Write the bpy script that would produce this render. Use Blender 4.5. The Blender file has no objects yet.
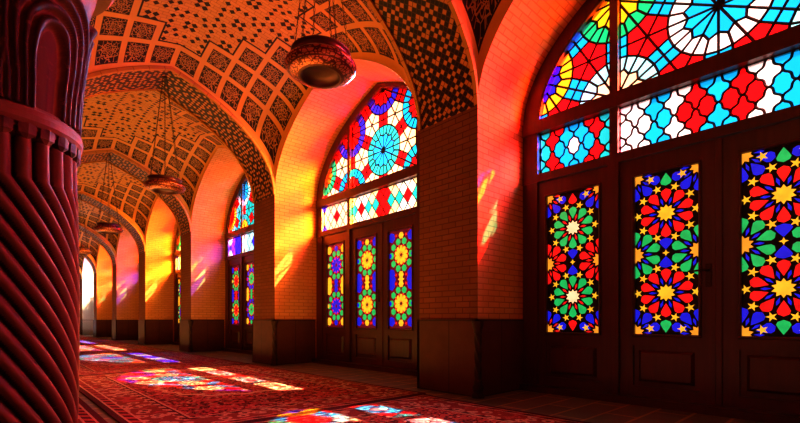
import bpy, bmesh, math, random
from math import sin, cos, pi, sqrt, atan2, floor
from mathutils import Vector
random.seed(7)
scn = bpy.context.scene
COL = scn.collection

# ------------------------------------------------------------------ dimensions
B = 4.0                     # bay length along the hall (Y)
XF, XG, XO = 3.33, 4.16, 4.34   # pier front, glass plane, outer face
S, RISE, E = 2.72, 1.42, 1.1    # springing, arch rise, pointedness
HO = 1.62                   # half opening in Y
XL = 0.30                   # column-side edge of the aisle vault
XC, HX = (XF + XL) / 2, (XF - XL) / 2
NB = 7
DADO = 0.71
def yc(k): return 0.912 + B * k
def wc(k): return 0.845 + B * k      # window centres
APEX = sqrt(1 + 2 * E)
def f(t):
    t = min(abs(t), 1.0)
    return sqrt(max(0.0, (1 + E) ** 2 - (t + E) ** 2)) / APEX
def arc_pts(n=40):
    """t from +1 to -1, dense near the springing"""
    out = []
    for i in range(n + 1):
        a = -1 + 2 * i / n
        out.append(-sin(a * pi / 2))
    return out

# ------------------------------------------------------------------ node helper
class N:
    def __init__(self, nt, s): self.nt, self.s = nt, s
    def _op(self, op, *o, clamp=False):
        n = self.nt.nodes.new('ShaderNodeMath'); n.operation = op; n.use_clamp = clamp
        for i, a in enumerate((self,) + o):
            if isinstance(a, N): self.nt.links.new(a.s, n.inputs[i])
            else: n.inputs[i].default_value = a
        return N(self.nt, n.outputs[0])
    def __add__(s, o): return s._op('ADD', o)
    __radd__ = __add__
    def __sub__(s, o): return s._op('SUBTRACT', o)
    def __rsub__(s, o): return (s * -1.0) + o
    def __mul__(s, o): return s._op('MULTIPLY', o)
    __rmul__ = __mul__
    def __truediv__(s, o): return s._op('DIVIDE', o)
    def abs(s): return s._op('ABSOLUTE')
    def floor(s): return s._op('FLOOR')
    def mod(s, o): return s._op('FLOORED_MODULO', o)
    def lt(s, o): return s._op('LESS_THAN', o)
    def gt(s, o): return s._op('GREATER_THAN', o)
    def max(s, o): return s._op('MAXIMUM', o)
    def min(s, o): return s._op('MINIMUM', o)
    def sin(s): return s._op('SINE')
    def sqrt(s): return s._op('SQRT')
    def atan2(s, o): return s._op('ARCTAN2', o)
    def clamp(s): return s._op('ADD', 0.0, clamp=True)

class Mat:
    def __init__(self, name, rough=0.6, spec=0.3, metal=0.0):
        self.m = bpy.data.materials.new(name); self.m.use_nodes = True
        self.nt = self.m.node_tree; self.nt.nodes.clear()
        self.out = self.nt.nodes.new('ShaderNodeOutputMaterial')
        self.b = self.nt.nodes.new('ShaderNodeBsdfPrincipled')
        self.b.inputs['Roughness'].default_value = rough
        self.b.inputs['Metallic'].default_value = metal
        self.b.inputs['Specular IOR Level'].default_value = spec
        self.nt.links.new(self.b.outputs[0], self.out.inputs[0])
    def node(self, t, **k):
        n = self.nt.nodes.new(t)
        for a, v in k.items(): setattr(n, a, v)
        return n
    def coord(self, which='UV'):
        return self.node('ShaderNodeTexCoord').outputs[which]
    def sep(self, vec):
        n = self.node('ShaderNodeSeparateXYZ'); self.nt.links.new(vec, n.inputs[0])
        return N(self.nt, n.outputs[0]), N(self.nt, n.outputs[1]), N(self.nt, n.outputs[2])
    def comb(self, x, y, z=0.0):
        n = self.node('ShaderNodeCombineXYZ')
        for i, a in enumerate((x, y, z)):
            if isinstance(a, N): self.nt.links.new(a.s, n.inputs[i])
            else: n.inputs[i].default_value = a
        return n.outputs[0]
    def tex(self, t, vec=None, out=0, **inp):
        n = self.node(t)
        if vec is not None: self.nt.links.new(vec, n.inputs['Vector'])
        for a, v in inp.items():
            if a in ('feature', 'distance', 'wave_type'): setattr(n, a, v)
            else: n.inputs[a.replace('_', ' ')].default_value = v
        return N(self.nt, n.outputs[out])
    def mix(self, fac, a, b):
        n = self.node('ShaderNodeMix'); n.data_type = 'RGBA'
        for sock, v in ((n.inputs[0], fac), (n.inputs[6], a), (n.inputs[7], b)):
            if isinstance(v, N): self.nt.links.new(v.s, sock)
            elif isinstance(v, (int, float)): sock.default_value = v
            else: sock.default_value = (*v, 1)[:4]
        return N(self.nt, n.outputs[2])
    def ramp(self, fac, stops, const=False):
        n = self.node('ShaderNodeValToRGB')
        cr = n.color_ramp
        if const: cr.interpolation = 'CONSTANT'
        while len(cr.elements) < len(stops): cr.elements.new(0.5)
        for e, (p, c) in zip(cr.elements, stops): e.position = p; e.color = (*c, 1)
        self.nt.links.new(fac.s, n.inputs[0])
        return N(self.nt, n.outputs[0])
    def color(self, c):
        if isinstance(c, N): self.nt.links.new(c.s, self.b.inputs['Base Color'])
        else: self.b.inputs['Base Color'].default_value = (*c, 1)
        return self
    def bump(self, h, strength=0.4, dist=0.01):
        n = self.node('ShaderNodeBump'); n.inputs['Strength'].default_value = strength
        n.inputs['Distance'].default_value = dist
        self.nt.links.new(h.s, n.inputs['Height'])
        self.nt.links.new(n.outputs[0], self.b.inputs['Normal'])
        return self
    def rough(self, r): self.nt.links.new(r.s, self.b.inputs['Roughness'])

def brick_mat(name, c1, c2, mortar, bw=0.175, rh=0.056):
    M = Mat(name, 0.8, 0.08)
    uv = M.coord()
    n = M.node('ShaderNodeTexBrick')
    M.nt.links.new(uv, n.inputs['Vector'])
    n.inputs['Scale'].default_value = 1.0
    n.inputs['Brick Width'].default_value = bw; n.inputs['Row Height'].default_value = rh
    n.inputs['Mortar Size'].default_value = 0.006; n.inputs['Mortar Smooth'].default_value = 0.3
    n.inputs['Color1'].default_value = (*c1, 1); n.inputs['Color2'].default_value = (*c2, 1)
    n.inputs['Mortar'].default_value = (*mortar, 1)
    colr = N(M.nt, n.outputs['Color'])
    nz = M.tex('ShaderNodeTexNoise', uv, 0, Scale=3.0, Detail=5.0)
    col = M.mix(nz, colr, (c1[0] * .62, c1[1] * .55, c1[2] * .5))
    M.color(col); M.bump(1.0 - N(M.nt, n.outputs['Fac']), 0.35, 0.006)
    return M.m

MAT = {}
MAT['brick'] = brick_mat('orange_brick', (.90, .40, .12), (.80, .31, .08), (.42, .14, .04))
MAT['brick_shade'] = brick_mat('pier_brick_shade', (.29, .105, .040), (.23, .078, .029), (.10, .033, .015))  # shaded copy of the orange brick, for pier fronts the light misses

def stone_dado():
    M = Mat('dado_stone', 0.55, 0.15)
    x, y, z = M.sep(M.coord())
    joint = ((x.mod(0.41) - 0.205).abs().gt(0.200)).max((y.mod(0.71) - 0.004).abs().lt(0.008))
    nz = M.tex('ShaderNodeTexNoise', M.coord(), 0, Scale=6.0, Detail=6.0)
    c = M.mix(nz, (.15, .048, .024), (.08, .025, .015))
    M.color(M.mix(joint, c, (.05, .02, .012)))
    return M.m
MAT['dado'] = stone_dado()

def soffit_mat():
    M = Mat('glazed_brick_soffit', 0.5, 0.3)
    x, y, z = M.sep(M.coord())            # x along the arc (m), y across (m)
    c = 0.043
    a = (x + y) * (0.7071 / c); b = (x - y) * (0.7071 / c)
    i, j = a.floor(), b.floor()
    P = 14.0
    ii = (i.mod(P) - (P / 2 - .5)).abs(); jj = (j.mod(P) - (P / 2 - .5)).abs()
    m = (ii.max(jj) + .5).floor()
    ring = m.mod(2.0).lt(0.5) * (i - j).mod(5.0).gt(0.5)
    par = (i + j).mod(2.0).lt(0.5)
    ring2 = m.mod(2.0).gt(0.5)
    fx, fy = a - i, b - j
    gap = (fx - .5).abs().max((fy - .5).abs()).lt(0.43)
    blk = (ring.max(par * ring2)) * gap
    nz = M.tex('ShaderNodeTexNoise', M.coord(), 0, Scale=9.0, Detail=4.0)
    base = M.mix(gap, (.10, .03, .012), M.mix(nz, (.78, .29, .06), (.46, .15, .032)))
    M.color(M.mix(blk, base, (.016, .009, .012)))
    return M.m
MAT['soffit'] = soffit_mat()

def vault_mat():
    M = Mat('patterned_vault', 0.5, 0.3)
    x, y, z = M.sep(M.coord())            # plan coordinates -1..1
    n = 5.0
    p = (1.0 - x.abs()) * n; q = (1.0 - y.abs()) * n
    i, j = p.floor(), q.floor()
    net = (i + j).lt(n - .5)
    a, b = p - i - .5, q - j - .5         # -0.5..0.5 in a cell
    e = a.abs().max(b.abs())
    rib = e.gt(0.395)
    edge = e.gt(0.365)
    r = (a * a + b * b).sqrt(); th = b.atan2(a)
    star = r + (th * 8.0).sin() * 0.034
    rings = (star * 62.0).sin().gt(0.55)
    vor = M.tex('ShaderNodeTexVoronoi', M.comb(p * 1.0, q * 1.0), 0, feature='DISTANCE_TO_EDGE', Scale=6.5)
    flor = vor.lt(0.05)
    lite = M.mix(flor.max(rings * r.lt(0.31)), (.016, .008, .009), (.50, .20, .06))
    tone = M.tex('ShaderNodeTexNoise', M.comb(x * 1.0, y * 1.0), 0, Scale=2.2, Detail=4.0)
    brickc = M.mix(tone, (.90, .38, .09), (.62, .22, .045))
    cell = M.mix(edge, lite, (.03, .012, .01))
    cell = M.mix(rib, cell, brickc)
    # dome field: four-square flowers and dots, set diagonally
    u, v = x * HX, y * HO
    s = 0.061
    X = (u + v) * (0.7071 / s); Y = (u - v) * (0.7071 / s)
    fa = (X.mod(10.0) - 5.0).abs(); fb = (Y.mod(10.0) - 5.0).abs()
    def box(cx, cy, h=.47): return (fa - cx).abs().max((fb - cy).abs()).lt(h)
    blk = box(.95, 0)
    for cx, cy in ((0, .95), (5, 4.05), (4.05, 5), (5, 0), (0, 5), (2.5, 2.5), (5, 1.9), (1.9, 5), (3.6, 1.3), (1.3, 3.6)):
        blk = blk.max(box(cx, cy, .47 if cx + cy < 1.5 or cx + cy > 8 else .42))
    bc = M.tex('ShaderNodeTexBrick', M.comb(u, v), 0, Scale=1.0, Brick_Width=.11, Row_Height=.05, Mortar_Size=.004,
               Color1=(.86, .38, .09, 1), Color2=(.72, .29, .06, 1), Mortar=(.45, .16, .035, 1))
    dome = M.mix(blk, M.mix(tone * 0.6, bc, (.55, .22, .05)), (.016, .009, .012))
    # black zigzag line where the net meets the dome
    pl, ql = p - .13, q - .13
    zz = (pl.floor() + ql.floor()).lt(n - .5)
    pl2, ql2 = p - .20, q - .20
    zz2 = (pl2.floor() + ql2.floor()).lt(n - .5)
    line = zz2 * (1.0 - zz)
    band = zz * (1.0 - net)
    dome = M.mix(band, dome, brickc)
    dome = M.mix(line, dome, (.016, .009, .012))
    M.color(M.mix(net, dome, cell))
    h = net * rib
    M.bump(h, 0.6, 0.02)
    return M.m
MAT['vault'] = vault_mat()

def wood_mat(name, c1, c2, rough=.33):
    M = Mat(name, rough, 0.5)
    ob = M.coord('Object')
    mp = M.node('ShaderNodeMapping'); mp.inputs['Scale'].default_value = (30, 30, 2.2)
    M.nt.links.new(ob, mp.inputs[0])
    nz = M.tex('ShaderNodeTexNoise', mp.outputs[0], 0, Scale=1.0, Detail=6.0)
    M.color(M.mix(nz, c1, c2)); M.bump(nz, .15, .004)
    return M.m
MAT['wood'] = wood_mat('dark_wood', (.105, .024, .014), (.042, .010, .007))
MAT['lead'] = Mat('dark_leading', .5).color((.012, .006, .008)).m
MAT['iron'] = Mat('blackened_iron', .45, .5, .8).color((.06, .03, .02)).m

def glass_mat(name, emit):
    m = bpy.data.materials.new(name); m.use_nodes = True
    nt = m.node_tree; nt.nodes.clear()
    o = nt.nodes.new('ShaderNodeOutputMaterial')
    at = nt.nodes.new('ShaderNodeAttribute'); at.attribute_name = 'Col'
    tr = nt.nodes.new('ShaderNodeBsdfTransparent')
    tl = nt.nodes.new('ShaderNodeBsdfTranslucent')
    mx = nt.nodes.new('ShaderNodeMixShader'); mx.inputs[0].default_value = .06
    em = nt.nodes.new('ShaderNodeEmission'); em.inputs[1].default_value = emit  # faint self-glow added to the panes, on top of the sky behind
    ad = nt.nodes.new('ShaderNodeAddShader')
    for n in (tr, tl, em): nt.links.new(at.outputs['Color'], n.inputs[0])
    nt.links.new(tr.outputs[0], mx.inputs[1]); nt.links.new(tl.outputs[0], mx.inputs[2])
    nt.links.new(mx.outputs[0], ad.inputs[0]); nt.links.new(em.outputs[0], ad.inputs[1])
    nt.links.new(ad.outputs[0], o.inputs[0])
    return m
MAT['glass'] = glass_mat('stained_glass', .12)

def doorglass_mat():
    M = Mat('glowing_stained_glass', .25, .5)
    at = M.node('ShaderNodeAttribute', attribute_name='Col')
    nz = M.tex('ShaderNodeTexNoise', M.coord('Object'), 0, Scale=14.0, Detail=2.0)
    M.nt.links.new(at.outputs['Color'], M.b.inputs['Base Color'])
    M.nt.links.new(at.outputs['Color'], M.b.inputs['Emission Color'])
    M.nt.links.new((nz * .75 + .48).s, M.b.inputs['Emission Strength'])  # emission stands in for daylight behind the opaque door panes
    return M.m
MAT['doorglass'] = doorglass_mat()

def carpet_mat(name, a, b, field, border, accent, dark, sc):
    M = Mat(name, .95, .05)
    x, y, z = M.sep(M.coord())
    ax, ay = x.abs(), y.abs()
    d = (a - ax).min(b - ay)
    # field: medallion and flowers
    v1 = M.tex('ShaderNodeTexVoronoi', M.comb(ax, ay), 0, Scale=sc)
    v2 = M.tex('ShaderNodeTexVoronoi', M.comb(ax + 3.3, ay), 0, Scale=sc * 2.3)
    wav = M.tex('ShaderNodeTexNoise', M.comb(ax, ay), 0, Scale=sc * 1.1, Detail=3.0)
    vine = ((wav * 30.0).sin()).gt(.55)
    col = M.mix(vine, field, dark)
    col = M.mix(v2.lt(.26), col, accent)
    col = M.mix(v1.lt(.34), col, dark)
    col = M.mix(v1.lt(.24), col, border)
    col = M.mix(v1.lt(.11), col, accent)
    rr = ((x / (a * .52)) * (x / (a * .52)) + (y / (b * .42)) * (y / (b * .42))).sqrt()
    rr = rr + ((y.atan2(x)) * 16.0).sin() * .04
    med = rr.lt(1.0) * rr.gt(.92)
    col = M.mix(med, col, accent)
    # border bands
    bflow = M.tex('ShaderNodeTexVoronoi', M.comb(x, y), 0, Scale=sc * 1.25)
    bc = M.mix(bflow.lt(.45), border, accent)
    bc = M.mix(bflow.lt(.22), bc, dark)
    bc = M.mix(bflow.gt(.8), bc, field)
    col = M.mix(d.lt(.42), col, accent)
    col = M.mix(d.lt(.40), col, dark)
    tooth = ((x + y) * 40.0).sin().gt(0.0)
    col = M.mix(d.lt(.385) * tooth, col, accent)
    col = M.mix(d.lt(.35), col, bc)
    col = M.mix(d.lt(.13), col, accent)
    col = M.mix(d.lt(.115), col, M.mix(tooth, field, dark))
    col = M.mix(d.lt(.06), col, accent)
    col = M.mix(d.lt(.045), col, dark)
    pile = M.tex('ShaderNodeTexNoise', M.comb(x, y), 0, Scale=70.0, Detail=4.0)
    col = M.mix(pile.gt(.56) * .55, col, (field[0] * .35, field[1] * .3, field[2] * .3))
    M.color(col); M.bump(pile, .8, .012)
    return M.m
RUGS = [
    ((.44, .085, .075), (.26, .055, .055), (.58, .34, .24), (.080, .026, .038)),
    ((.46, .095, .085), (.24, .065, .050), (.60, .38, .24), (.075, .026, .030)),
    ((.46, .080, .105), (.28, .055, .085), (.54, .30, .26), (.090, .026, .045)),
]
def pavers():
    M = Mat('grey_pavers', .5, .35)
    uv = M.coord('Object')
    x, y, z = M.sep(uv)
    n = M.node('ShaderNodeTexBrick'); M.nt.links.new(M.comb(x, y), n.inputs['Vector'])
    n.inputs['Scale'].default_value = 1.0; n.inputs['Brick Width'].default_value = .70; n.inputs['Row Height'].default_value = .24
    n.inputs['Mortar Size'].default_value = .011
    n.inputs['Color1'].default_value = (.21, .21, .15, 1); n.inputs['Color2'].default_value = (.13, .14, .11, 1)
    n.inputs['Mortar'].default_value = (.60, .36, .15, 1)
    nz = M.tex('ShaderNodeTexNoise', uv, 0, Scale=8.0, Detail=5.0)
    M.color(M.mix(nz * .7, N(M.nt, n.outputs[0]), (.05, .045, .04)))
    return M.m
MAT['pavers'] = pavers()
def column_stone():
    M = Mat('column_stone', .6, .22)
    nz = M.tex('ShaderNodeTexNoise', M.coord('Object'), 0, Scale=22.0, Detail=8.0, Roughness=.7)
    n2 = M.tex('ShaderNodeTexNoise', M.coord('Object'), 0, Scale=2.5, Detail=3.0)
    c = M.mix(n2, (.31, .105, .075), (.20, .062, .044))
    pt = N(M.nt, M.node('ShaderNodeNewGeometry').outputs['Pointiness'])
    c = M.mix(((pt - .465) * 10.0).clamp(), (.035, .010, .010), c)  # shade painted into the carved grooves
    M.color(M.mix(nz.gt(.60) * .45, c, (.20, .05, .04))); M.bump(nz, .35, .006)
    return M.m
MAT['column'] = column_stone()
def copper():
    M = Mat('engraved_copper', .34, .5, .75)
    x, y, z = M.sep(M.coord('Object'))
    th = y.atan2(x)
    r = (x * x + y * y).sqrt()
    v = M.tex('ShaderNodeTexVoronoi', M.comb(th * 3.0, (r + z) * 12.0), 0, feature='DISTANCE_TO_EDGE', Scale=2.2)
    eng = v.lt(.09)
    band = ((z * 190.0).sin()).gt(.8)
    c = M.mix(eng.max(band), (.62, .16, .08), (.12, .03, .02))
    M.color(c); M.bump(v, .5, .006)
    return M.m
MAT['copper'] = copper()
MAT['copper_dark'] = Mat('dark_copper', .4, .5, .7).color((.10, .03, .025)).m
MAT['plaster'] = brick_mat('plain_brick', (.30, .13, .055), (.24, .10, .04), (.12, .05, .02))
MAT['molding'] = brick_mat('arch_molding', (.80, .36, .10), (.66, .28, .075), (.30, .12, .035), .2, .1)
MAT['pale_daylit'] = brick_mat('pale_daylit_brick', (.85, .80, .76), (.78, .73, .70), (.55, .5, .48))  # last niche: blown-out daylight painted as pale brick; also the pale far wall

# ------------------------------------------------------------------ mesh helpers
def link(name, me, mats, parent=None, smooth=False):
    o = bpy.data.objects.new(name, me); COL.objects.link(o)
    for m in (mats if isinstance(mats, (list, tuple)) else [mats]): me.materials.append(MAT[m] if isinstance(m, str) else m)
    if smooth:
        me.polygons.foreach_set('use_smooth', [True] * len(me.polygons))
    if parent: o.parent = parent
    return o
class MB:
    """collects polygons with uvs and per-face colours and links them as ONE mesh object"""
    def __init__(s): s.v, s.f, s.uv, s.c, s.mi = [], [], [], [], []
    def face(s, pts, uv=None, col=None, mi=0):
        b = len(s.v); s.v += [tuple(p) for p in pts]; s.f.append(list(range(b, b + len(pts))))
        s.uv.append(uv or [(p[0], p[1]) for p in pts]); s.c.append(col or (1, 1, 1)); s.mi.append(mi)
    def box(s, x0, x1, y0, y1, z0, z1, mi=0):
        P = [(x, y, z) for x in (x0, x1) for y in (y0, y1) for z in (z0, z1)]
        for q, ax in (((0, 1, 3, 2), 'x'), ((4, 6, 7, 5), 'x'), ((0, 4, 5, 1), 'y'), ((2, 3, 7, 6), 'y'), ((0, 2, 6, 4), 'z'), ((1, 5, 7, 3), 'z')):
            pts = [P[i] for i in q]
            uv = [((p[1], p[2]) if ax == 'x' else (p[0], p[2]) if ax == 'y' else (p[0], p[1])) for p in pts]
            s.face(pts, uv, mi=mi)
    def bevelbox(s, x0, x1, y0, y1, z0, z1, b):
        """a slab facing -X whose front edges are chamfered"""
        s.box(x0 + b, x1, y0, y1, z0, z1)
        A = [(x0 + b, y0, z0), (x0 + b, y1, z0), (x0 + b, y1, z1), (x0 + b, y0, z1)]
        C = [(x0, y0 + b, z0 + b), (x0, y1 - b, z0 + b), (x0, y1 - b, z1 - b), (x0, y0 + b, z1 - b)]
        s.face(C)
        for i in range(4):
            j = (i + 1) % 4; s.face([A[i], A[j], C[j], C[i]])
    def grid(s, rows, uvs=None, closed=False, mi=0):
        b = len(s.v); nr, nc = len(rows), len(rows[0])
        for r in rows: s.v += [tuple(p) for p in r]
        for i in range(nr - 1):
            for j in range(nc if closed else nc - 1):
                jj = (j + 1) % nc
                s.f.append([b + i * nc + j, b + i * nc + jj, b + (i + 1) * nc + jj, b + (i + 1) * nc + j])
                if uvs: s.uv.append([uvs[i][j], uvs[i][jj], uvs[i + 1][jj], uvs[i + 1][j]])
                else: s.uv.append([(0, 0)] * 4)
                s.c.append((1, 1, 1)); s.mi.append(mi)
    def tube(s, pts, r, n=8):
        rows = []
        for i, p in enumerate(pts):
            p = Vector(p); t = (Vector(pts[min(i + 1, len(pts) - 1)]) - Vector(pts[max(i - 1, 0)])).normalized()
            a = t.orthogonal().normalized() if abs(t.z) > .9 else t.cross(Vector((0, 0, 1))).normalized()
            c = t.cross(a)
            rows.append([p + (a * cos(2 * pi * k / n) + c * sin(2 * pi * k / n)) * r for k in range(n)])
        s.grid(rows, closed=True)
        s.face(rows[0]); s.face(rows[-1])
    def lathe(s, prof, n=48, c=(0, 0, 0)):
        s.grid([[(c[0] + r * cos(2 * pi * k / n), c[1] + r * sin(2 * pi * k / n), c[2] + z) for k in range(n)] for r, z in prof], closed=True)
    def build(s, name, mats, parent=None, smooth=False, color=False, merge=False):
        me = bpy.data.meshes.new(name); me.from_pydata(s.v, [], s.f); 
        uvl = me.uv_layers.new(name='UVMap')
        flat = [c for u in s.uv for p in u for c in p]; uvl.data.foreach_set('uv', flat)
        me.polygons.foreach_set('material_index', s.mi)
        if color:
            ca = me.color_attributes.new('Col', 'FLOAT_COLOR', 'CORNER')
            ca.data.foreach_set('color', [v for fc, c in zip(s.f, s.c) for _ in fc for v in (*c, 1)])
        me.validate(); me.update()
        bm = bmesh.new(); bm.from_mesh(me)
        if merge: bmesh.ops.remove_doubles(bm, verts=bm.verts, dist=1e-5)
        bmesh.ops.recalc_face_normals(bm, faces=bm.faces); bm.to_mesh(me); bm.free()
        return link(name, me, mats, parent, smooth)
def empty(name, loc=(0, 0, 0), rz=0.0):
    o = bpy.data.objects.new(name, None); COL.objects.link(o)
    o.location = loc; o.rotation_euler = (0, 0, rz); o.empty_display_size = .1
    return o
def tag(o, label, cat, group=None, kind=None):
    o['label'] = label; o['category'] = cat
    if group: o['group'] = group
    if kind: o['kind'] = kind
    return o
def struct(o, label, cat): return tag(o, label, cat, kind='structure')
def copy_tree(o, parent=None):
    c = o.copy(); COL.objects.link(c)
    if parent: c.parent = parent
    for ch in list(o.children): copy_tree(ch, c)
    return c

# ------------------------------------------------------------------ setting: floor, walls
m = MB(); m.box(-3.6, XO + .3, -1.6, yc(NB - 1) + 6, -.2, 0)
struct(m.build('floor', 'pavers'), 'dark grey stone paved floor of the hall, bare along the windows', 'floor')

w = MB()
ts = arc_pts(44)
for k in range(-0, NB):
    c = yc(k)
    path = [(c + HO, 0.0)] + [(c + HO, z) for z in (S * .5,)] + [(c + HO * t, S + RISE * f(t)) for t in ts] + [(c - HO, S * .5), (c - HO, 0.0)]
    L = [0.0]
    for a, b in zip(path, path[1:]): L.append(L[-1] + sqrt((a[0] - b[0]) ** 2 + (a[1] - b[1]) ** 2))
    w.grid([[(XF, y, z), (XO, y, z)] for y, z in path], [[(XF, l), (XO, l)] for l in L], mi=2 if k == NB - 1 else 0)  # last niche painted pale for its blown-out daylight
for k in range(-1, NB):
    y0, y1 = yc(k) + HO, yc(k + 1) - HO
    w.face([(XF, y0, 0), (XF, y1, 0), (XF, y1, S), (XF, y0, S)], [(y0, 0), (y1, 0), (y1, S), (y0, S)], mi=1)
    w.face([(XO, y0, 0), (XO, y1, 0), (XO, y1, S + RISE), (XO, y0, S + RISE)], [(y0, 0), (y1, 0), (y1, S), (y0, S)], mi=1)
struct(w.build('wall_right', ['brick', 'brick_shade', 'pale_daylit']), 'orange brick window wall of piers and pointed arched niches', 'wall')

d = MB()
for k in range(-1, NB):
    y0, y1 = yc(k) + HO, yc(k + 1) - HO
    t = .018
    d.box(XF - t, XF + .01, y0 - t, y1 + t, 0, DADO)
    d.box(XF - t, XG - .09, y0 - t, y0 + .01, 0, DADO, 1 if k == NB - 1 else 0)  # dado of the last reveal painted pale for the same daylight
    d.box(XF - t, XG - .09, y1 - .01, y1 + t, 0, DADO)
    d.box(XF - t - .006, XG - .09, y0 - t - .006, y0 + .012, DADO, DADO + .018)
    d.box(XF - t - .006, XF + .01, y0 - t - .006, y1 + t + .006, DADO, DADO + .018)
struct(d.build('baseboard_right', ['dado', 'pale_daylit']), 'dark red brown stone dado at the foot of the brick piers', 'dado')

m = MB(); m.box(-3.8, -3.6, -1.6, yc(NB - 1) + 6, 0, 5.2)
struct(m.build('wall_left', 'plaster'), 'plain brick wall on the far side of the hall', 'wall')
m = MB(); m.box(-3.6, XO, -1.8, -1.6, 0, 5.2)
struct(m.build('wall_back', 'plaster'), 'plain brick wall closing the near end of the hall', 'wall')
YE = yc(NB - 1) + HO + .76
m = MB(); m.box(-3.6, XO, YE, YE + .2, 0, 5.2)
struct(m.build('wall_far', 'pale_daylit'), 'pale wall closing the far end of the hall', 'wall')

# engaged corner colonnettes on the near corner of each pier
trim_n = [0]
def trim(o, label):
    trim_n[0] += 1; o.name = 'trim_%d' % trim_n[0]; struct(o, label, 'trim'); return o
cm = MB(); rows = []
prof = [(0, .058), (.03, .060), (.045, .042), (.07, .050), (.10, .054), (.13, .036), (.15, .044), (.165, .030)]
z = .165
while z < .60: prof.append((z, .030)); z += .012
prof += [(.605, .044), (.62, .036), (.65, .050), (.68, .056), (.71, .058)]
for z, r in prof:
    tw = .16 < z < .602
    rows.append([((r + (.006 * cos(4 * (2 * pi * k / 40) + z * 42) if tw else 0)) * cos(2 * pi * k / 40),
                  (r + (.006 * cos(4 * (2 * pi * k / 40) + z * 42) if tw else 0)) * sin(2 * pi * k / 40), z) for k in range(40)])
cm.grid(rows, closed=True)
col0 = cm.build('trim', 'dado', smooth=True)
for k in range(0, 3):
    o = col0 if k == 0 else col0.copy()
    if k: COL.objects.link(o)
    o.location = (XF - .012, yc(k) + HO - .012, 0)
    trim(o, ['slender twisted stone colonnette on the corner of the nearest pier', 'slender twisted colonnette on the second pier corner', 'slender twisted colonnette on the third pier corner'][k])

# ------------------------------------------------------------------ ceiling
def vz(u, v):
    a, b = f(u), f(v)
    return S + RISE * (a + b - .80 * a * b)
def make_vault():
    g = MB(); n = 56
    us = [sin(pi / 2 * (-1 + 2 * i / n)) for i in range(n + 1)]
    g.grid([[(HX * u, HO * v, vz(u, v)) for v in us] for u in us], [[(u, v) for v in us] for u in us])
    return g.build('ceiling', 'vault', smooth=True)
def make_arch():
    """transverse arch: soffit plus edge mouldings, centred on the pier, local x across the aisle"""
    hw = (B - 2 * HO) / 2
    g = MB(); L = 0; rows = []; uvs = []
    pts = [(HX * t, S + RISE * f(t)) for t in arc_pts(60)]
    for i, (x, z) in enumerate(pts):
        if i: L += sqrt((x - pts[i - 1][0]) ** 2 + (z - pts[i - 1][1]) ** 2)
        rows.append([(x, -hw, z), (x, hw, z)]); uvs.append([(L, -hw), (L, hw)])
    g.grid(rows, uvs)
    a = g.build('trim', 'soffit')
    e = MB()
    for s in (-1, 1):
        y0, y1 = s * (hw + .010), s * (hw - .032)
        rr, uu = [], []
        L = 0
        for i, (x, z) in enumerate(pts):
            if i: L += sqrt((x - pts[i - 1][0]) ** 2 + (z - pts[i - 1][1]) ** 2)
            j0, j1 = max(i - 1, 0), min(i + 1, len(pts) - 1)
            t = Vector((pts[j1][0] - pts[j0][0], 0, pts[j1][1] - pts[j0][1])).normalized()
            nn = Vector((t.z, 0, -t.x))
            if nn.z > 0 or (abs(nn.z) < .05 and nn.x * x > 0): nn = -nn
            p = Vector((x, 0, z)); q = p + nn * .018; o_ = p - nn * .03
            rr.append([(o_.x, y0, o_.z), (q.x, y0, q.z), (q.x, y1, q.z), (o_.x, y1, o_.z)])
            uu.append([(L, 0), (L, .03), (L, .1), (L, .13)])
        e.grid(rr, uu)
    e.build('molding', 'molding', a)
    return a
def make_longarch():
    g = MB(); rows = []; uvs = []; L = 0
    pts = [(HO * t, S + RISE * f(t)) for t in arc_pts(48)]
    for i, (y, z) in enumerate(pts):
        if i: L += sqrt((y - pts[i - 1][0]) ** 2 + (z - pts[i - 1][1]) ** 2)
        rows.append([(-XL, y, z), (XL, y, z)]); uvs.append([(L, -XL), (L, XL)])
    g.grid(rows, uvs)
    return g.build('trim', 'soffit')
ordn = ['nearest', 'second', 'third', 'fourth', 'fifth', 'sixth', 'seventh', 'eighth']
vault0 = make_vault(); arch0 = make_arch(); long0 = make_longarch()
for k in range(NB):
    o = vault0 if k == 0 else copy_tree(vault0)
    o.location = (XC, yc(k), 0)
    struct(o, 'patterned brick vault with diamond netting over the %s bay' % ordn[k], 'ceiling')
    o2 = copy_tree(vault0); o2.location = (-XC, yc(k), 0); o2.rotation_euler = (0, 0, pi)
    struct(o2, 'patterned brick vault of the side aisle over the %s bay' % ordn[k], 'ceiling')
    o = long0 if k == 0 else copy_tree(long0)
    o.location = (0, yc(k), 0); trim(o, 'patterned arch between columns at the %s bay' % ordn[k])
for k in range(-1, NB):
    o = arch0 if k == -1 else copy_tree(arch0)
    o.location = (XC, yc(k) + B / 2, 0); trim(o, 'pointed transverse arch with black glazed brick pattern, %s from the camera' % ordn[k + 1])
    o2 = copy_tree(arch0); o2.location = (-XC, yc(k) + B / 2, 0); trim(o2, 'pointed arch of the side aisle, %s from the camera' % ordn[k + 1])

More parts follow.
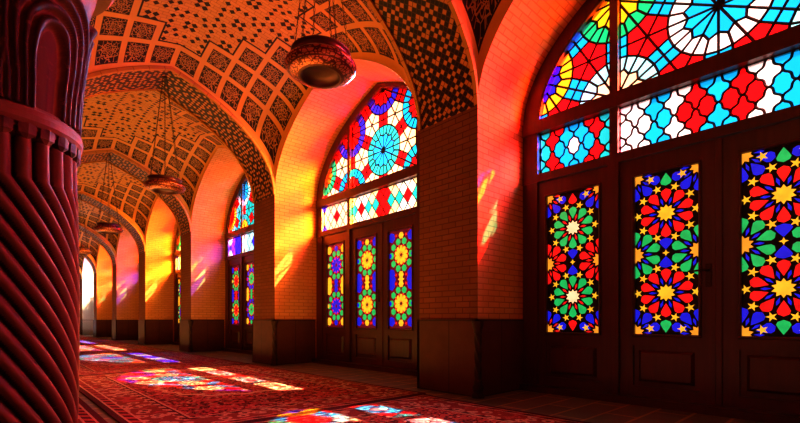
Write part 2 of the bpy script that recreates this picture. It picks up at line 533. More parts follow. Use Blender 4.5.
# ------------------------------------------------------------------ windows: stained glass
def clip(poly, conv):
    out = poly
    n = len(conv)
    for i in range(n):
        a, b = conv[i], conv[(i + 1) % n]
        inp, out = out, []
        if not inp: return []
        def side(p): return (b[0] - a[0]) * (p[1] - a[1]) - (b[1] - a[1]) * (p[0] - a[0])
        for j in range(len(inp)):
            p, q = inp[j], inp[(j + 1) % len(inp)]
            sp, sq = side(p), side(q)
            if sp >= 0: out.append(p)
            if (sp >= 0) != (sq >= 0):
                t = sp / (sp - sq); out.append((p[0] + t * (q[0] - p[0]), p[1] + t * (q[1] - p[1])))
    return out
def area(p): return .5 * sum(p[i][0] * p[(i + 1) % len(p)][1] - p[(i + 1) % len(p)][0] * p[i][1] for i in range(len(p)))
def ccw(p): return p if area(p) > 0 else p[::-1]
def pol(c, r, a): return (c[0] + r * cos(a), c[1] + r * sin(a))
WHITE, CREAM, CYAN, AQUA = (.92, .88, .80), (.94, .74, .36), (.006, .42, .90), (.28, .82, .84)
RED, BLUE, YEL, GRN = (.78, .006, .008), (.02, .02, .85), (.95, .52, .012), (.01, .50, .16)
ORG, TEAL, DBLUE, DRED = (.88, .22, .01), (.012, .48, .44), (.03, .02, .80), (.40, .006, .01)

def rosette_tiles(c0, circ_cols, contact, gap):
    """triangular lattice of rosettes: 12 inner petals, ring of 24, contact pairs and six-piece gap stars"""
    Lt, R = .88, .355
    dx = Lt * sqrt(3) / 2
    tiles = []
    cen = {}
    for i in range(-3, 4):
        for j in range(-1, 4):
            z = c0[1] + Lt * j + (Lt / 2 if i % 2 == 0 else 0.0) - (Lt if i % 2 == 0 else 0)
            cen[(i, j)] = (c0[0] + dx * i, z)
    for (i, j), c in cen.items():
        inner, ring = circ_cols(i, round((c[1] - c0[1]) / .44))
        zz = [.205 if n % 2 else .240 for n in range(24)]
        for n in range(12):
            a0, a1, a2 = [(2 * n + q) * pi / 12 + pi / 12 for q in (-1, 0, 1)]
            tiles.append(([c, pol(c, .205, a0), pol(c, .245, a1), pol(c, .205, a2)], inner))
        for n in range(24):
            a0, a1 = n * pi / 12, (n + 1) * pi / 12
            r0 = .205 if n % 2 == 0 else .245; r1 = .245 if n % 2 == 0 else .205
            tiles.append(([pol(c, r0, a0), pol(c, R, a0), pol(c, R, a1), pol(c, r1, a1)], ring))
    ks = list(cen.values())
    for p in ks:
        for a in (pi / 6, pi / 2, 5 * pi / 6):
            q = pol(p, Lt, a)
            mid = pol(p, Lt / 2, a)
            # contact: two pieces on each side of the mid point, split along the axis
            for s in (1, -1):
                e0, e1 = pol(p, R, a), pol(p, R, a + s * pi / 12)
                w0 = pol(q, R, a + pi); w1 = pol(q, R, a + pi - s * pi / 12)
                tiles.append(([e0, e1, ((e1[0] + w1[0]) / 2, (e1[1] + w1[1]) / 2), mid], contact))
                tiles.append(([mid, ((e1[0] + w1[0]) / 2, (e1[1] + w1[1]) / 2), w1, w0], contact))
        for a in (pi / 6, pi / 2):       # the two gap triangles right of / above each centre
            b = a + pi / 3
            P, Q, T = p, pol(p, Lt, a), pol(p, Lt, b)
            G = ((P[0] + Q[0] + T[0]) / 3, (P[1] + Q[1] + T[1]) / 3)
            tri = [(P, Q, T), (Q, T, P), (T, P, Q)]
            for (A, Bq, Cq) in tri:
                ab = atan2(Bq[1] - A[1], Bq[0] - A[0]); ac = atan2(Cq[1] - A[1], Cq[0] - A[0])
                dd = (ac - ab + pi) % (2 * pi) - pi
                sg = 1 if dd > 0 else -1
                am = ab + dd / 2
                x0 = pol(A, R, ab + sg * pi / 12); x1 = pol(A, R, am); x2 = pol(A, R, ac - sg * pi / 12)
                bb = atan2(A[1] - Bq[1], A[0] - Bq[0])
                y0 = pol(Bq, R, bb - sg * pi / 12); h0 = ((x0[0] + y0[0]) / 2, (x0[1] + y0[1]) / 2)
                cb = atan2(A[1] - Cq[1], A[0] - Cq[0])
                y2 = pol(Cq, R, cb + sg * pi / 12); h2 = ((x2[0] + y2[0]) / 2, (x2[1] + y2[1]) / 2)
                tiles.append(([G, h0, x0, x1], gap)); tiles.append(([G, x1, x2, h2], gap))
    return tiles
def ogee_tiles(y0, z0, a, b, nk, nr, colf, par):
    tiles = []
    def edge(p, q, s):
        out = []
        for i in range(12):
            t = i / 12; n = (-(q[1] - p[1]), q[0] - p[0])
            o = s * .055 * sin(3 * pi * t)
            out.append((p[0] + (q[0] - p[0]) * t + n[0] * o, p[1] + (q[1] - p[1]) * t + n[1] * o))
        return out
    for k in range(-nk, nk + 1):
        for r in range(-nr, nr + 1):
            if (k + r) % 2 != par: continue
            c = (y0 + k * a, z0 + r * b); g = -1 if r % 2 else 1
            Ee, Nn, Ww, Ss = (c[0] + a, c[1]), (c[0], c[1] + b), (c[0] - a, c[1]), (c[0], c[1] - b)
            tiles.append((edge(Ee, Nn, g) + edge(Nn, Ww, g) + edge(Ww, Ss, g) + edge(Ss, Ee, g), colf(k, r)))
    return tiles
def diamond_tiles(y0, z0, a, b, nk, nr, colf, par=0):
    return [([(y0 + k * a + a, z0 + r * b), (y0 + k * a, z0 + r * b + b), (y0 + k * a - a, z0 + r * b), (y0 + k * a, z0 + r * b - b)], colf(k, r))
            for k in range(-nk, nk + 1) for r in range(-nr, nr + 1) if (k + r) % 2 == par]
def add_panes(gm, lm, tiles, region, lw=.012, x=XG):
    seen = set()
    for poly, colr in tiles:
        p = clip(ccw(poly), region)
        if len(p) < 3: continue
        q = []
        for v in p:
            if not q or abs(v[0] - q[-1][0]) + abs(v[1] - q[-1][1]) > 1e-5: q.append(v)
        if len(q) > 2 and abs(q[0][0] - q[-1][0]) + abs(q[0][1] - q[-1][1]) < 1e-5: q.pop()
        if len(q) < 3 or abs(area(q)) < 2e-5: continue
        j = random.uniform(.86, 1.06)
        gm.face([(x, a, b) for a, b in q], None, tuple(min(1, ch * j) for ch in colr))
        for i in range(len(q)):
            a, b = q[i], q[(i + 1) % len(q)]
            key = (round((a[0] + b[0]) * 400), round((a[1] + b[1]) * 400))
            if key in seen: continue
            seen.add(key)
            dy, dz = b[0] - a[0], b[1] - a[1]; l = sqrt(dy * dy + dz * dz)
            if l < 1e-4: continue
            ny, nz = -dz / l * lw / 2, dy / l * lw / 2
            ey, ez = dy / l * lw * .3, dz / l * lw * .3
            a = (a[0] - ey, a[1] - ez); b = (b[0] + ey, b[1] + ez)
            A0, A1 = (x - .003, a[0] - ny, a[1] - nz), (x - .003, a[0] + ny, a[1] + nz)
            B0, B1 = (x - .003, b[0] - ny, b[1] - nz), (x - .003, b[0] + ny, b[1] + nz)
            At, Bt = (x - .010, a[0], a[1]), (x - .010, b[0], b[1])
            lm.face([A0, B0, Bt, At]); lm.face([A1, At, Bt, B1])

MUL, MW = .770, .036         # mullion offset and half width
BM0, BM1 = 2.625, 2.755      # transom beam
RL0, RL1 = 2.125, 2.205      # rail over the doors
HI, HW_ = 1.52, 1.72           # glass half width, frame half width (let into the brick)
FB = .085                    # frame breadth round the opening
def arch_region(y0, y1, c):
    hi = HI
    pts = []
    n = 60
    for i in range(n + 1):
        t = -1 + 2 * i / n
        y = c + hi * t
        pts.append((y, S + (RISE - FB) * f(t)))
    poly = [(c - hi, BM1)] + [p for p in pts if p[1] > BM1 + .001] + [(c + hi, BM1)]
    poly = ccw(poly)
    rect = [(y0, BM1), (y1, BM1), (y1, 5), (y0, 5)]
    return ccw(clip(poly, rect))
def h3(k, r):
    r = abs(r); k = abs(k)
    if r == 0: return RED if k <= 3 else (CYAN if k == 5 else WHITE)
    if r == 1: return CYAN if k == 0 else RED if k == 2 else WHITE if k == 4 else CYAN if k == 6 else WHITE
    return CYAN if k == 1 else WHITE if k == 3 else CYAN if k == 5 else WHITE
def s3(k, r):
    k, r = abs(k), abs(r)
    if k == 0 and r == 0: return WHITE
    if k + r == 2: return CYAN
    if k >= 4 or r >= 4 or (k == 3 and r == 3): return TEAL
    return RED
def circ_a(i, lev):
    if i == 0: return (CYAN, WHITE) if lev < 2 else (RED, CREAM)
    if abs(i) == 1: return (CREAM, AQUA) if lev <= 0 else (YEL, AQUA if i < 0 else GRN)
    return (BLUE, YEL)
def circ_b(i, lev):
    if i == 0: return (CYAN, TEAL) if lev < 2 else (RED, DBLUE)
    if i == 1: return (RED, CYAN) if lev <= 0 else (RED, DBLUE)
    if i == -1: return (RED, CYAN)
    return (ORG, GRN) if i > 0 else (CYAN, BLUE)
def circ_c(i, lev):
    if i == 0: return (BLUE, TEAL) if lev < 2 else (YEL, GRN)
    if abs(i) == 1: return (YEL, TEAL) if lev <= 0 else (CYAN, AQUA)
    return (RED, YEL)
def dia_b(k, r):
    q = (k + r) % 6
    return [RED, WHITE, TEAL, CREAM, TEAL, WHITE][(abs(k) + abs(r) // 2) % 6] if abs(k) > 1 else RED
def dia_s(k, r):
    d = max(abs(k), abs(r))
    return [RED, TEAL, CREAM, TEAL, CREAM, BLUE][min(5, (abs(k) + abs(r)) // 1 if (abs(k) + abs(r)) < 5 else 5)]
def dia_c(k, r): return [BLUE, WHITE, BLUE, RED, AQUA][min(4, abs(k) + abs(r))]
WIN = {0: (circ_a, CYAN, RED), 1: (circ_b, RED, CREAM), 2: (circ_c, RED, TEAL)}
def make_window(style):
    """local origin at the floor under the middle of the opening; x = XG in place"""
    cf, contact, gap = WIN[style]
    fr = MB()
    X0, X1 = XG - .06, XG + .04
    hi = HI
    for s in (-1, 1):
        fr.box(X0, X1, min(s * HI, s * HW_), max(s * HI, s * HW_), 0, BM1)
        fr.box(X0 + .005, X1, s * MUL - MW, s * MUL + MW, RL0, S + (RISE - FB * .6) * f(MUL / hi))
        fr.box(X0 - .012, X1, s * MUL - MW - .012, s * MUL + MW + .012, 0, RL0)
    fr.box(X0 - .014, X1, -HW_, HW_, BM0, BM1)
    fr.box(X0 - .008, X1, -HW_, HW_, RL0, RL1)
    fr.box(X0 - .10, X1 + .05, -HW_, HW_, 0, .062)
    # curved arch member
    rows = []
    for t in arc_pts(48):
        yo, zo = HW_ * t, S + (RISE + .09) * f(t)
        yi, zi = hi * t, S + (RISE - FB) * f(t)
        rows.append([(X0, yo, zo), (X0, yi, zi), (X0 + .012, yi * .992, zi - .012), (X1, yi * .992, zi - .012), (X1, yo, zo)])
    fr.grid(rows)
    gm, lm = MB(), MB()
    for y0, y1 in ((-5, -MUL - MW), (-MUL + MW, MUL - MW), (MUL + MW, 5)):
        reg = arch_region(y0, y1, 0.0)
        add_panes(gm, lm, rosette_tiles((0, BM1 - .03), cf, contact, gap), reg, .021 if style == 0 else .022)
    zt = (RL1 + BM0) / 2
    for y0, y1, mid in ((-HI, -MUL - MW, 0), (-MUL + MW, MUL - MW, 1), (MUL + MW, HI, 0)):
        reg = [(y0, RL1), (y1, RL1), (y1, BM0), (y0, BM0)]
        if style == 0:
            tl = ogee_tiles(0, zt, .076, .1075, 11, 3, h3, 1) if mid else ogee_tiles((y0 + y1) / 2, zt, .074, .108, 7, 4, s3, 0)
        elif style == 1:
            tl = diamond_tiles(0, zt, .085, .107, 9, 3, dia_b) if mid else diamond_tiles((y0 + y1) / 2, zt, .085, .107, 5, 3, dia_s)
        else:
            tl = diamond_tiles((y0 + y1) / 2, zt, .12, .14, 7, 3, dia_c)
        add_panes(gm, lm, tl, reg, .018 if style == 0 else .017)
    root = empty('window')
    fr.build('window_frame', 'wood', root)
    gm.build('stained_glass', 'glass', root, color=True)
    lm.build('leading', 'lead', root)
    return root

# --- door glass: ten-fold stars
def petal(c, a, r0, r1, w, n=6):
    """shield shaped petal: pointed towards the centre, rounded shoulder, blunt point outside"""
    prof = [(r0, 0), (r0 + (r1 - r0) * .35, w * .62), (r0 + (r1 - r0) * .66, w), (r0 + (r1 - r0) * .86, w * .80), (r1, 0)]
    pts = [(r, s) for r, s in prof] + [(r, -s) for r, s in prof[-2:0:-1]]
    return [(c[0] + r * cos(a) - s * sin(a), c[1] + r * sin(a) + s * cos(a)) for r, s in pts]
def starp(c, r0, r1, n, a0=0.0):
    return [pol(c, r0 if i % 2 == 0 else r1, a0 + i * pi / n) for i in range(2 * n)]
def shrink(p, d):
    cx = sum(v[0] for v in p) / len(p); cy = sum(v[1] for v in p) / len(p)
    out = []
    for v in p:
        l = sqrt((v[0] - cx) ** 2 + (v[1] - cy) ** 2) or 1
        s = max(.2, 1 - d / l); out.append((cx + (v[0] - cx) * s, cy + (v[1] - cy) * s))
    return out
DG_RED, DG_GRN, DG_BLU = (.80, .012, .012), (.015, .48, .12), (.012, .015, .70)
DG_BACK = (.10, .004, .012)
DG_YEL, DG_WHT, DG_ORG = (.95, .52, .03), (1.0, .80, .42), (.90, .36, .03)
def tenfold(w, h, petals_main, petals_side, corner, star_c, kite):
    tiles = []
    hw, hh = w / 2, h / 2
    m0 = [(0, hh * .49), (0, -hh * .49)]
    R = hh * .49 * .62
    side = [(-hw, 0), (hw, 0)]
    cor = [(sx * hw, sz * hh * .985) for sx in (-1, 1) for sz in (-1, 1)]
    for cs, pc, sc, tip in ((m0, petals_main, star_c, .12), (side, petals_side, DG_ORG, .12), (cor, corner, DG_ORG, .12)):
        for c in cs:
            tiles.append((starp(c, R * .36, R * .25, 10, pi / 20 + pi / 20), sc))
            for i in range(10):
                a = pi / 2 + i * 2 * pi / 10
                tiles.append((petal(c, a, R * .40, R * 1.0, R * .205), pc if not (pc == petals_main and False) else pc))
                a2 = a + pi / 10
                tiles.append(([pol(c, R * .30, a2), pol(c, R * .52, a2 + .13), pol(c, R * .66, a2), pol(c, R * .52, a2 - .13)], kite))
    # gold five-point stars in the gaps between rosettes
    gaps = []
    for c in m0:
        for i in range(10):
            a = pi / 2 + pi / 10 + i * 2 * pi / 10
            gaps.append((pol(c, R * 1.04, a), a))
    for (g, a) in gaps:
        tiles.append((starp(g, R * .20, R * .085, 5, a), DG_YEL))
    # pieces on the centre line and edges
    for z in (R * .42, -R * .42):
        tiles.append((petal((0, z + (R * .42 if z < 0 else -R * .42)), pi / 2 if z > 0 else -pi / 2, R * .12, R * .62, R * .26), DG_BLU))
    tiles.append((starp((0, 0), R * .15, R * .07, 4, 0), DG_YEL))
    for sx in (-1, 1):
        for sz in (-1, 1):
            tiles.append((petal((0, sz * hh * .985), pi / 2 if sz < 0 else -pi / 2, 0, R * .55, R * .22), petals_side))
            tiles.append((starp((sx * hw * .50, sz * hh * .93), R * .2, R * .09, 5, 0), DG_YEL))
    return tiles
def flower12(w, h, petal_c, heart, green, corner, mid):
    tiles = []
    hw, hh = w / 2, h / 2
    R = hh * .29
    tiles.append(([(-hw, -hh), (hw, -hh), (hw, hh), (-hw, hh)], DG_BACK))
    for cz in (hh * .49, -hh * .49):
        c = (0, cz)
        for i in range(10):
            a = pi / 2 + i * pi / 5
            tiles.append((petal(c, a, R * .08, R * .70, R * .185), petal_c))
            a2 = a + pi / 10
            tiles.append(([pol(c, R * .40, a2), pol(c, R * .68, a2 + .17), pol(c, R * .76, a2), pol(c, R * .68, a2 - .17)], heart))
            if i % 5 != 0 or True:
                g = pol(c, R * .98, a2)
                tiles.append(([pol(g, R * .27, a2 + t * pi / 3) for t in range(6)], green))
        for sx in (-1, 1):
            for sz in (-1, 1):
                g = (sx * hw * .82, cz + sz * R * 1.28)
                tiles.append(([pol(g, R * .38, t * pi / 3 + .3) for t in range(6)], corner))
            tiles.append(([pol((sx * hw * .95, cz), R * .2, t * pi / 3) for t in range(6)], mid))
        for sz in (-1, 1):
            tiles.append(([pol((0, cz + sz * R * 1.36), R * .27, t * pi / 3) for t in range(6)], petal_c))
            for sx in (-1, 1):
                tiles.append((starp((sx * hw * .42, cz + sz * R * 1.38), R * .18, R * .08, 5, 0), DG_RED))
    for sx in (-1, 1):
        tiles.append(([pol((sx * hw * .75, 0), R * .36, t * pi / 3) for t in range(6)], corner))
    tiles.append((starp((0, 0), R * .36, R * .2, 6, 0), petal_c))
    return tiles
ZG0, ZG1 = .60, 1.965
def make_door(wd, gw, tiles, handle):
    """a leaf: local y centred, z from floor; hinged in the plane XG"""
    root = empty('door')
    X0, X1 = XG - .035, XG + .02
    y0, y1 = -wd / 2, wd / 2; g0, g1 = -gw / 2, gw / 2
    fr = MB()
    zb, zt = .055, RL0 - .004
    fr.box(X0, X1, y0, g0 - .012, zb, zt); fr.box(X0, X1, g1 + .012, y1, zb, zt)
    fr.box(X0, X1, g0 - .012, g1 + .012, ZG1 + .012, zt)
    fr.box(X0, X1, g0 - .012, g1 + .012, .50, ZG0 - .012)
    fr.box(X0, X1, g0 - .012, g1 + .012, zb, .15)
    # bead round the glass
    for a, b, c, d_ in ((g0 - .022, g1 + .022, ZG0 - .022, ZG0), (g0 - .022, g1 + .022, ZG1, ZG1 + .022), (g0 - .022, g0, ZG0, ZG1), (g1, g1 + .022, ZG0, ZG1)):
        fr.bevelbox(X0 - .014, X0 + .03, a, b, c, d_, .006)
    if handle > 0: fr.bevelbox(X0 - .012, X0 + .03, y0 - .036, y0 + .012, zb, zt, .006)
    fr.build('leaf_frame', 'wood', root)
    pn = MB(); pn.box(X0 + .022, X1 - .004, g0 - .012, g1 + .012, .15, .50); pn.bevelbox(X0 - .004, X0 + .03, g0 + .03, g1 - .03, .19, .46, .022)
    pn.build('lower_panel', 'wood', root)
    bk = MB(); bk.box(XG - .008, XG + .004, g0 - .012, g1 + .012, ZG0 - .012, ZG1 + .012); bk.build('leading', 'lead', root)
    gm = MB()
    reg = [(g0, ZG0), (g1, ZG0), (g1, ZG1), (g0, ZG1)]
    zc = (ZG0 + ZG1) / 2
    for n, (poly, c) in enumerate(tiles):
        p = clip(ccw([(a, b + zc) for a, b in shrink(poly, .0035)]), reg)
        if len(p) >= 3 and abs(area(p)) > 1e-5: gm.face([(XG - .0100 - n * 2e-5, a, b) for a, b in p], None, c)
    gm.build('stained_glass', 'doorglass', root, color=True)
    if handle:
        hd = MB(); hy = y0 + .055 if handle > 0 else y1 - .075
        hd.bevelbox(X0 - .008, X0 + .002, hy - .02, hy + .02, .98, 1.16, .004)
        hd.tube([(X0 - .005, hy, 1.11), (X0 - .05, hy, 1.11), (X0 - .055, hy + handle * .02, 1.11), (X0 - .055, hy + handle * .11, 1.105)], .008)
        hd.tube([(X0 - .004, hy, 1.03), (X0 - .014, hy, 1.03)], .010)
        hd.build('handle', 'iron', root)
    return root
LW_S = HI - MUL - MW - .012; LW_M = MUL - MW - .012
def door_tiles(style, leaf):
    gs, gmw = .52, .475
    hgt = ZG1 - ZG0
    if style == 0:
        if leaf in (0, 3): return gs, tenfold(gs, hgt, DG_GRN, DG_RED, DG_BLU, DG_WHT, DG_RED)
        return gmw, tenfold(gmw, hgt, DG_RED, DG_GRN, DG_BLU, DG_YEL, DG_BLU)
    if style == 1:
        if leaf in (0, 3): return gs * .92, flower12(gs * .92, hgt, DG_BLU, DG_RED, DG_GRN, DG_YEL, DG_YEL)
        return gmw, flower12(gmw, hgt, DG_YEL, DG_RED, DG_GRN, DG_BLU, DG_BLU)
    if leaf in (0, 3): return gs * .9, flower12(gs * .9, hgt, DG_RED, DG_YEL, DG_GRN, DG_BLU, DG_YEL)
    return gmw, flower12(gmw, hgt, DG_GRN, DG_RED, DG_BLU, DG_YEL, DG_RED)
wn = dn = 0
protoW, protoD = {}, {}
place = ['the nearest niche at right', 'the second niche, beyond the nearest pier', 'the third niche', 'the fourth niche', 'the fifth niche', 'the sixth niche', 'the seventh niche']
look = ['cyan, white and red rosettes', 'blue ringed red rosettes and a teal wheel', 'teal, yellow and blue rosettes']
for k in range(NB):
    st = k if k < 3 else (1, 2, 0, 1)[(k - 3) % 4]
    wnd = make_window(st) if st not in protoW else copy_tree(protoW[st])
    protoW.setdefault(st, wnd)
    wnd.location = (0, wc(k), 0); wn += 1; wnd.name = 'window_%d' % wn
    struct(wnd, 'pointed arched stained glass window with %s in %s' % (look[st], place[k]), 'window')
    cents = [(HI + MUL + MW + .012) / 2, LW_M / 2 + .001, -LW_M / 2 - .026, -(HI + MUL + MW + .012) / 2]
    for lf, cy in enumerate(cents):
        gw, tl = door_tiles(st, lf)
        if (st, lf) not in protoD:
            protoD[(st, lf)] = make_door(LW_S if lf in (0, 3) else LW_M, gw, tl, (0, 1, 0, 0)[lf])
            dr = protoD[(st, lf)]
        else: dr = copy_tree(protoD[(st, lf)])
        dr.location = (0, wc(k) + cy, 0); dn += 1; dr.name = 'door_%d' % dn
        struct(dr, 'dark wooden door leaf with a stained glass panel, %s from the left in %s' % (ordn[lf].replace('nearest', 'first'), place[k]), 'door')

# ------------------------------------------------------------------ twisted columns
NF = 26
def lobed(x):
    return abs(sin(x / 2)) ** .62
def make_column():
    root = empty('twisted_column')
    s = MB(); rows = []; n = NF * 12
    zs = [.16 + (1.36 - .16) * i / 170 for i in range(171)] + [1.36 + .18 * i / 8 for i in range(1, 9)]
    for z in zs:
        tw = (z - 1.36) / .48 if z < 1.36 else 0.0
        if 1.30 < z < 1.36: tw *= 1
        R = .318 + .010 * sin(pi * min(1, z / 1.5)); amp = .050
        row = []
        for k in range(n):
            al = 2 * pi * k / n
            r = R + amp * (lobed(NF * (al + tw)) - .5)
            row.append((r * sin(al), -r * cos(al), z))
        rows.append(row)
    s.grid(rows, closed=True); s.build('shaft', 'column', root, smooth=True)
    b = MB()
    b.box(-.42, .42, -.42, .42, 0, .08); b.lathe([(.40, .08), (.42, .10), (.40, .13), (.36, .14), (.35, .17), (.30, .18)], 64)
    b.build('base', 'column', root)
    nk = MB()
    nk.lathe([(.30, 1.535), (.332, 1.575), (.342, 1.58), (.344, 1.592), (.356, 1.597), (.366, 1.615), (.368, 1.64), (.362, 1.665), (.344, 1.68), (.336, 1.692), (.29, 1.70)], 96)
    # stalactite teeth under the ring
    for i in range(NF):
        a = 2 * pi * (i + .5) / NF; hw = 2 * pi / NF * .40
        def P(r, da, z): return (r * sin(a + da), -r * cos(a + da), z)
        t0, t1, t2 = [P(.354, q, 1.60) for q in (-hw, 0, hw)], [P(.350, q, 1.555) for q in (-hw, 0, hw)], P(.338, 0, 1.525)
        bk = [P(.32, q, 1.60) for q in (-hw, hw)]; bl = [P(.32, q, 1.55) for q in (-hw, hw)]
        t1[1] = P(.358, 0, 1.553); t0[1] = P(.360, 0, 1.60)
        nk.face([t0[0], t0[1], t1[1], t1[0]]); nk.face([t0[1], t0[2], t1[2], t1[1]])
        nk.face([t1[0], t1[1], t2]); nk.face([t1[1], t1[2], t2])
        nk.face([t0[0], t1[0], bl[0], bk[0]]); nk.face([t0[2], bk[1], bl[1], t1[2]])
        nk.face([t1[0], t2, bl[0]]); nk.face([t1[2], bl[1], t2])
    nk.build('neck_ring', 'column', root)
    c = MB(); rows = []; n = 360
    wa = math.radians(9.5); ac = math.radians(37)
    for i in range(121):
        z = 1.68 + (2.50 - 1.68) * i / 120
        R = .308 + .100 * ((z - 1.68) / .82) ** 1.5 + .004
        row = []
        for k in range(n):
            al = 2 * pi * k / n
            da = (al - ac + pi / 6) % (pi / 3) - pi / 6
            wz = wa * (1 + .25 * max(0, (z - 1.8)) / .4)
            zz = 0.0 if z < 1.88 else (z - 1.88) / .20 if z < 2.08 else 1 + (z - 2.08) * 9.2
            e = sqrt((da / wz) ** 2 + zz * zz)
            # upper leaf between the arches
            if e < 1: h = .000 + .010 * (1 - e)
            elif e < 3.2:
                q = (e - 1) / .55
                fr_ = q - floor(q)
                h = -.004 + .044 * (abs(sin(pi * fr_)) ** .6) + .005 * q
            else: h = .012 + .012 * min(1, (e - 3.2))
            row.append(((R + h) * sin(al), -(R + h) * cos(al), z))
        rows.append(row)
    c.grid(rows, closed=True); c.build('capital', 'column', root, smooth=True)
    ip = MB(); ip.lathe([(.40, 2.49), (.50, 2.50), (.52, 2.53), (.50, 2.56), (.40, 2.57)], 64)
    hw = (B - 2 * HO) / 2
    ip.box(-XL - .02, XL + .02, -hw - .02, hw + .02, 2.56, S)
    ip.build('impost_block', 'column', root)
    return root
c0 = make_column()
clab = ['reddish stone column with twisted fluted shaft and leafy capital, nearest at left', 'reddish twisted stone column directly behind the nearest column',
        'third twisted stone column of the row', 'fourth twisted stone column of the row', 'fifth twisted stone column of the row', 'sixth twisted stone column of the row']
for k in range(6):
    o = c0 if k == 0 else copy_tree(c0)
    o.location = (0, yc(k) + B / 2, 0); tag(o, clab[k], 'column', 'twisted stone columns along the hall')

# ------------------------------------------------------------------ hanging bowls
def make_bowl():
    root = empty('hanging_lamp')
    b = MB()
    b.lathe([(.205, .068), (.215, .060), (.236, .046), (.256, .030), (.264, .016), (.260, .002), (.24, -.020), (.208, -.042), (.168, -.055), (.156, -.057)], 72)
    b.build('bowl', 'copper', root, smooth=True, merge=True)
    k = MB(); k.lathe([(.185, .116), (.205, .120), (.220, .115), (.212, .107), (.202, .100), (.198, .082), (.202, .073), (.207, .068)], 72)
    k.build('neck_band', 'copper_dark', root, smooth=True)
    u = MB(); u.lathe([(.158, -.058), (.148, -.062), (.140, -.052), (.125, -.030), (.07, -.018), (.001, -.014)], 64)
    u.build('bottom_dish', 'copper_dark', root, smooth=True)
    top = S + RISE - 2.58
    for i in range(6):
        a = 2 * pi * i / 6 + .3
        h = MB(); p0 = Vector((.205 * cos(a), .205 * sin(a), .113)); p1 = Vector((.026 * cos(a), .026 * sin(a), top - .015))
        nl = 46
        d = (p1 - p0) / nl
        for j in range(nl):
            q0 = p0 + d * j; q1 = q0 + d * 1.25
            ax = Vector((cos(a + (pi / 2 if j % 2 else 0)), sin(a + (pi / 2 if j % 2 else 0)), 0)) * .006
            h.tube([q0, q0 + ax + d * .3, q1 + ax - d * .3, q1], .0022, 4); h.tube([q0, q0 - ax + d * .3, q1 - ax - d * .3, q1], .0022, 4)
        h.build('chain', 'iron', root)
    pl = MB(); pl.lathe([(.001, top - .022), (.032, top - .02), (.036, top - .012), (.034, top), (.01, top + .004)], 40)
    pl.build('ceiling_plate', 'iron', root, smooth=True)
    return root
b0 = make_bowl()
blab = ['large engraved copper hanging bowl lamp in front of the second window, nearest', 'copper hanging bowl lamp below the second arch, middle of the row',
        'small looking copper hanging bowl lamp third along the aisle', 'farthest copper hanging bowl lamp, just right of the column']
for k in range(4):
    o = b0 if k == 0 else copy_tree(b0)
    o.location = (XC - .01, yc(k) + B / 2 - (.10 if k == 0 else .1), 2.58); tag(o, blab[k], 'hanging lamp', 'copper bowl lamps hanging from the arches')

# ------------------------------------------------------------------ carpets
def carpet(x0, x1, y0, y1, style, sc, label, zt, fr=True):
    a, b = (x1 - x0) / 2, (y1 - y0) / 2
    root = empty('persian_carpet', ((x0 + x1) / 2, (y0 + y1) / 2, zt))
    bw = .40
    def axis(h, n): return [-h, -h + bw / 2] + [-(h - bw) + 2 * (h - bw) * i / n for i in range(n + 1)] + [h - bw / 2, h]
    xs, ys = axis(a, 26), axis(b, 42)
    def hgt(x, y): return .012 + .0025 * sin(x * 11 + y * 4) * sin(y * 7)
    def P(x, y): return (x, y, hgt(x, y))
    g, gb = MB(), MB()
    for i in range(len(xs) - 1):
        for j in range(len(ys) - 1):
            inner = 2 <= i < len(xs) - 3 and 2 <= j < len(ys) - 3
            (g if inner else gb).face([P(xs[i], ys[j]), P(xs[i + 1], ys[j]), P(xs[i + 1], ys[j + 1]), P(xs[i], ys[j + 1])])
    for e in ([(xs[0], y) for y in ys], [(xs[-1], y) for y in ys], [(x, ys[0]) for x in xs], [(x, ys[-1]) for x in xs]):
        gb.grid([[P(*p) for p in e], [(p[0], p[1], 0) for p in e]], [list(e)] * 2)
    key = ('rug', style, round(a, 2), round(b, 2))
    if key not in MAT:
        fl, bo, ac, dk = RUGS[style]
        MAT[key] = carpet_mat('persian_carpet_%d' % style, a, b, fl, bo, ac, dk, sc)
    g.build('field', MAT[key], root, merge=True)
    gb.build('border', MAT[key], root, merge=True)
    tag(root, label, 'carpet', 'persian carpets on the hall floor')
    return root
carpet(.66, 3.04, -1.05, 2.96, 0, 8.0, 'dark red patterned carpet in the foreground below the nearest window', 0)
carpet(.66, 3.10, 2.98, 6.90, 1, 7.5, 'red carpet with a wide border lit by the large pool of coloured light', 0)
carpet(.66, 3.10, 6.92, 10.90, 2, 8.0, 'crimson carpet just beyond the large lit carpet', 0)
carpet(.66, 3.10, 10.92, 14.90, 1, 8.0, 'orange lit red carpet before the fourth pier, third from the camera side', 0)
carpet(.66, 3.10, 14.92, 18.90, 2, 8.0, 'magenta lit carpet far along the aisle', 0)
carpet(.66, 3.10, 18.92, 22.90, 0, 8.0, 'farthest red carpet near the bright end of the aisle', 0)
carpet(-.62, .60, 3.55, 6.15, 0, 9.0, 'narrow dark red rug with pale edge stripes beside the near column', 0)

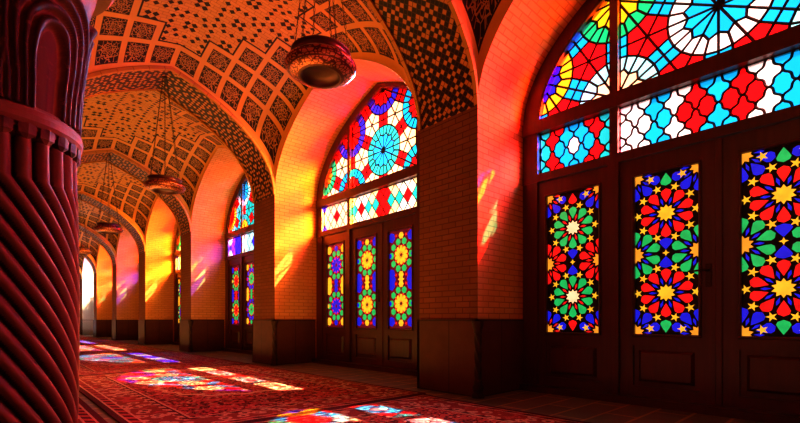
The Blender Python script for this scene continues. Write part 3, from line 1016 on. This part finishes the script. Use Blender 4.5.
# ------------------------------------------------------------------ light
def lamp(kind, name, loc, energy, color, rot=None, target=None, **kw):
    l = bpy.data.lights.new(name, kind); l.energy = energy; l.color = color
    for a, v in kw.items(): setattr(l, a, v)
    o = bpy.data.objects.new(name, l); COL.objects.link(o); o.location = loc
    if target is not None:
        d = Vector(target) - Vector(loc); o.rotation_euler = d.to_track_quat('-Z', 'Y').to_euler()
    return o
SUN = Vector((-1, .36, -1.27))
o = lamp('SUN', 'sun', (10, 0, 10), 60.0, (1, .95, .88), angle=math.radians(.5))
o.rotation_euler = SUN.to_track_quat('-Z', 'Y').to_euler()
o = lamp('SUN', 'soft_sun_fill', (10, 2, 10), 17.0, (1, .38, .24), angle=math.radians(28))  # second, softer sun added for a red glow around the light patches
o.rotation_euler = SUN.to_track_quat('-Z', 'Y').to_euler()
# added tinted fill lamps outside each window, colouring the brick reveals
tints = [(1, .15, .16), (1, .40, .07), (1, .11, .26), (1, .44, .07), (1, .10, .42), (1, .40, .08), (.72, .80, 1)]
tints2 = [(1, .02, .40), (1, .03, .50), (1, .02, .26), (1, .30, .05), (1, .02, .50), (1, .25, .05), (.72, .80, 1)]
for k in range(NB):
    c = wc(k)
    lamp('AREA', 'outdoor_fill', (XO + 1.5, c - 1.9, 3.6), (600, 900, 620, 950, 560, 850, 850)[k], tints[k], target=(3.7, c + 1.5, 2.2),
         shape='RECTANGLE', size=1.6, size_y=1.4, spread=math.radians(70))
    lamp('AREA', 'outdoor_fill', (XO + .50, c + .95, 3.0), (120, 150, 320, 70, 220, 60, 90)[k], tints2[k], target=(3.8, c + 1.65, 2.3),
         shape='RECTANGLE', size=.5, size_y=1.2, spread=math.radians(110))
lamp('AREA', 'outdoor_fill', (XO + 1.0, 5.5, 3.5), 260, (1, .14, .20), target=(.3, 2.9, 1.9),
     shape='RECTANGLE', size=.8, size_y=.8, spread=math.radians(40))  # added pink rim lamp for the right edge of the near column
for k in range(3):
    c = wc(k)
    lamp('AREA', 'outdoor_fill', (XO + .45, c - .2, 2.9), (45, 95, 60)[k], ((1, .10, .10), (1, .02, .42), (1, .12, .08))[k], target=(3.75, c + .75, 4.0),
         shape='RECTANGLE', size=1.0, size_y=.5, spread=math.radians(110))  # added fill, tinting the upper niche soffits
# added upward lamps at floor level, standing in for warm carpet bounce
for k in range(NB):
    lamp('AREA', 'floor_bounce_fill', (1.9, yc(k), .10), (5, 56, 58, 50, 45, 40, 40)[k], (1, .50, .09) if k < 6 else (1, .85, .8), target=(1.9, yc(k) + .01, 3),
         shape='RECTANGLE', size=2.0, size_y=2.6)
lamp('AREA', 'side_aisle_fill', (-2.8, 1.5, 1.8), 7.0, (1, .34, .26), target=(0, 3.5, 1.2), shape='RECTANGLE', size=2.0, size_y=2.0)  # added fill lamp, lifting the near column

wd = bpy.data.worlds.new('sky'); scn.world = wd; wd.use_nodes = True
bg = wd.node_tree.nodes['Background']
sk = wd.node_tree.nodes.new('ShaderNodeTexSky'); sk.sky_type = 'HOSEK_WILKIE'; sk.turbidity = 6.0
sk.sun_direction = (.58, -.16, .8)
mx = wd.node_tree.nodes.new('ShaderNodeMix'); mx.data_type = 'RGBA'; mx.inputs[0].default_value = .85
mx.inputs[7].default_value = (.95, .97, 1, 1)
wd.node_tree.links.new(sk.outputs[0], mx.inputs[6]); wd.node_tree.links.new(mx.outputs[2], bg.inputs[0])
bg.inputs[1].default_value = .95

# ------------------------------------------------------------------ camera
cam = bpy.data.cameras.new('camera'); co = bpy.data.objects.new('camera', cam); COL.objects.link(co)
co.location = (0, 0, .72); co.rotation_euler = (pi / 2, 0, -math.radians(42.8))
cam.sensor_width = 36; cam.lens = 443 / 800 * 36; cam.shift_y = (320 - 211.5) / 800; cam.clip_start = .02
scn.camera = co
scn.view_settings.view_transform = 'Standard'
scn.view_settings.look = 'Medium High Contrast'
scn.view_settings.exposure = 0.0
cy = scn.cycles
cy.use_denoising = True; cy.max_bounces = 8; cy.transparent_max_bounces = 16; cy.diffuse_bounces = 4
cy.sample_clamp_indirect = 6.0; cy.caustics_reflective = False; cy.caustics_refractive = False
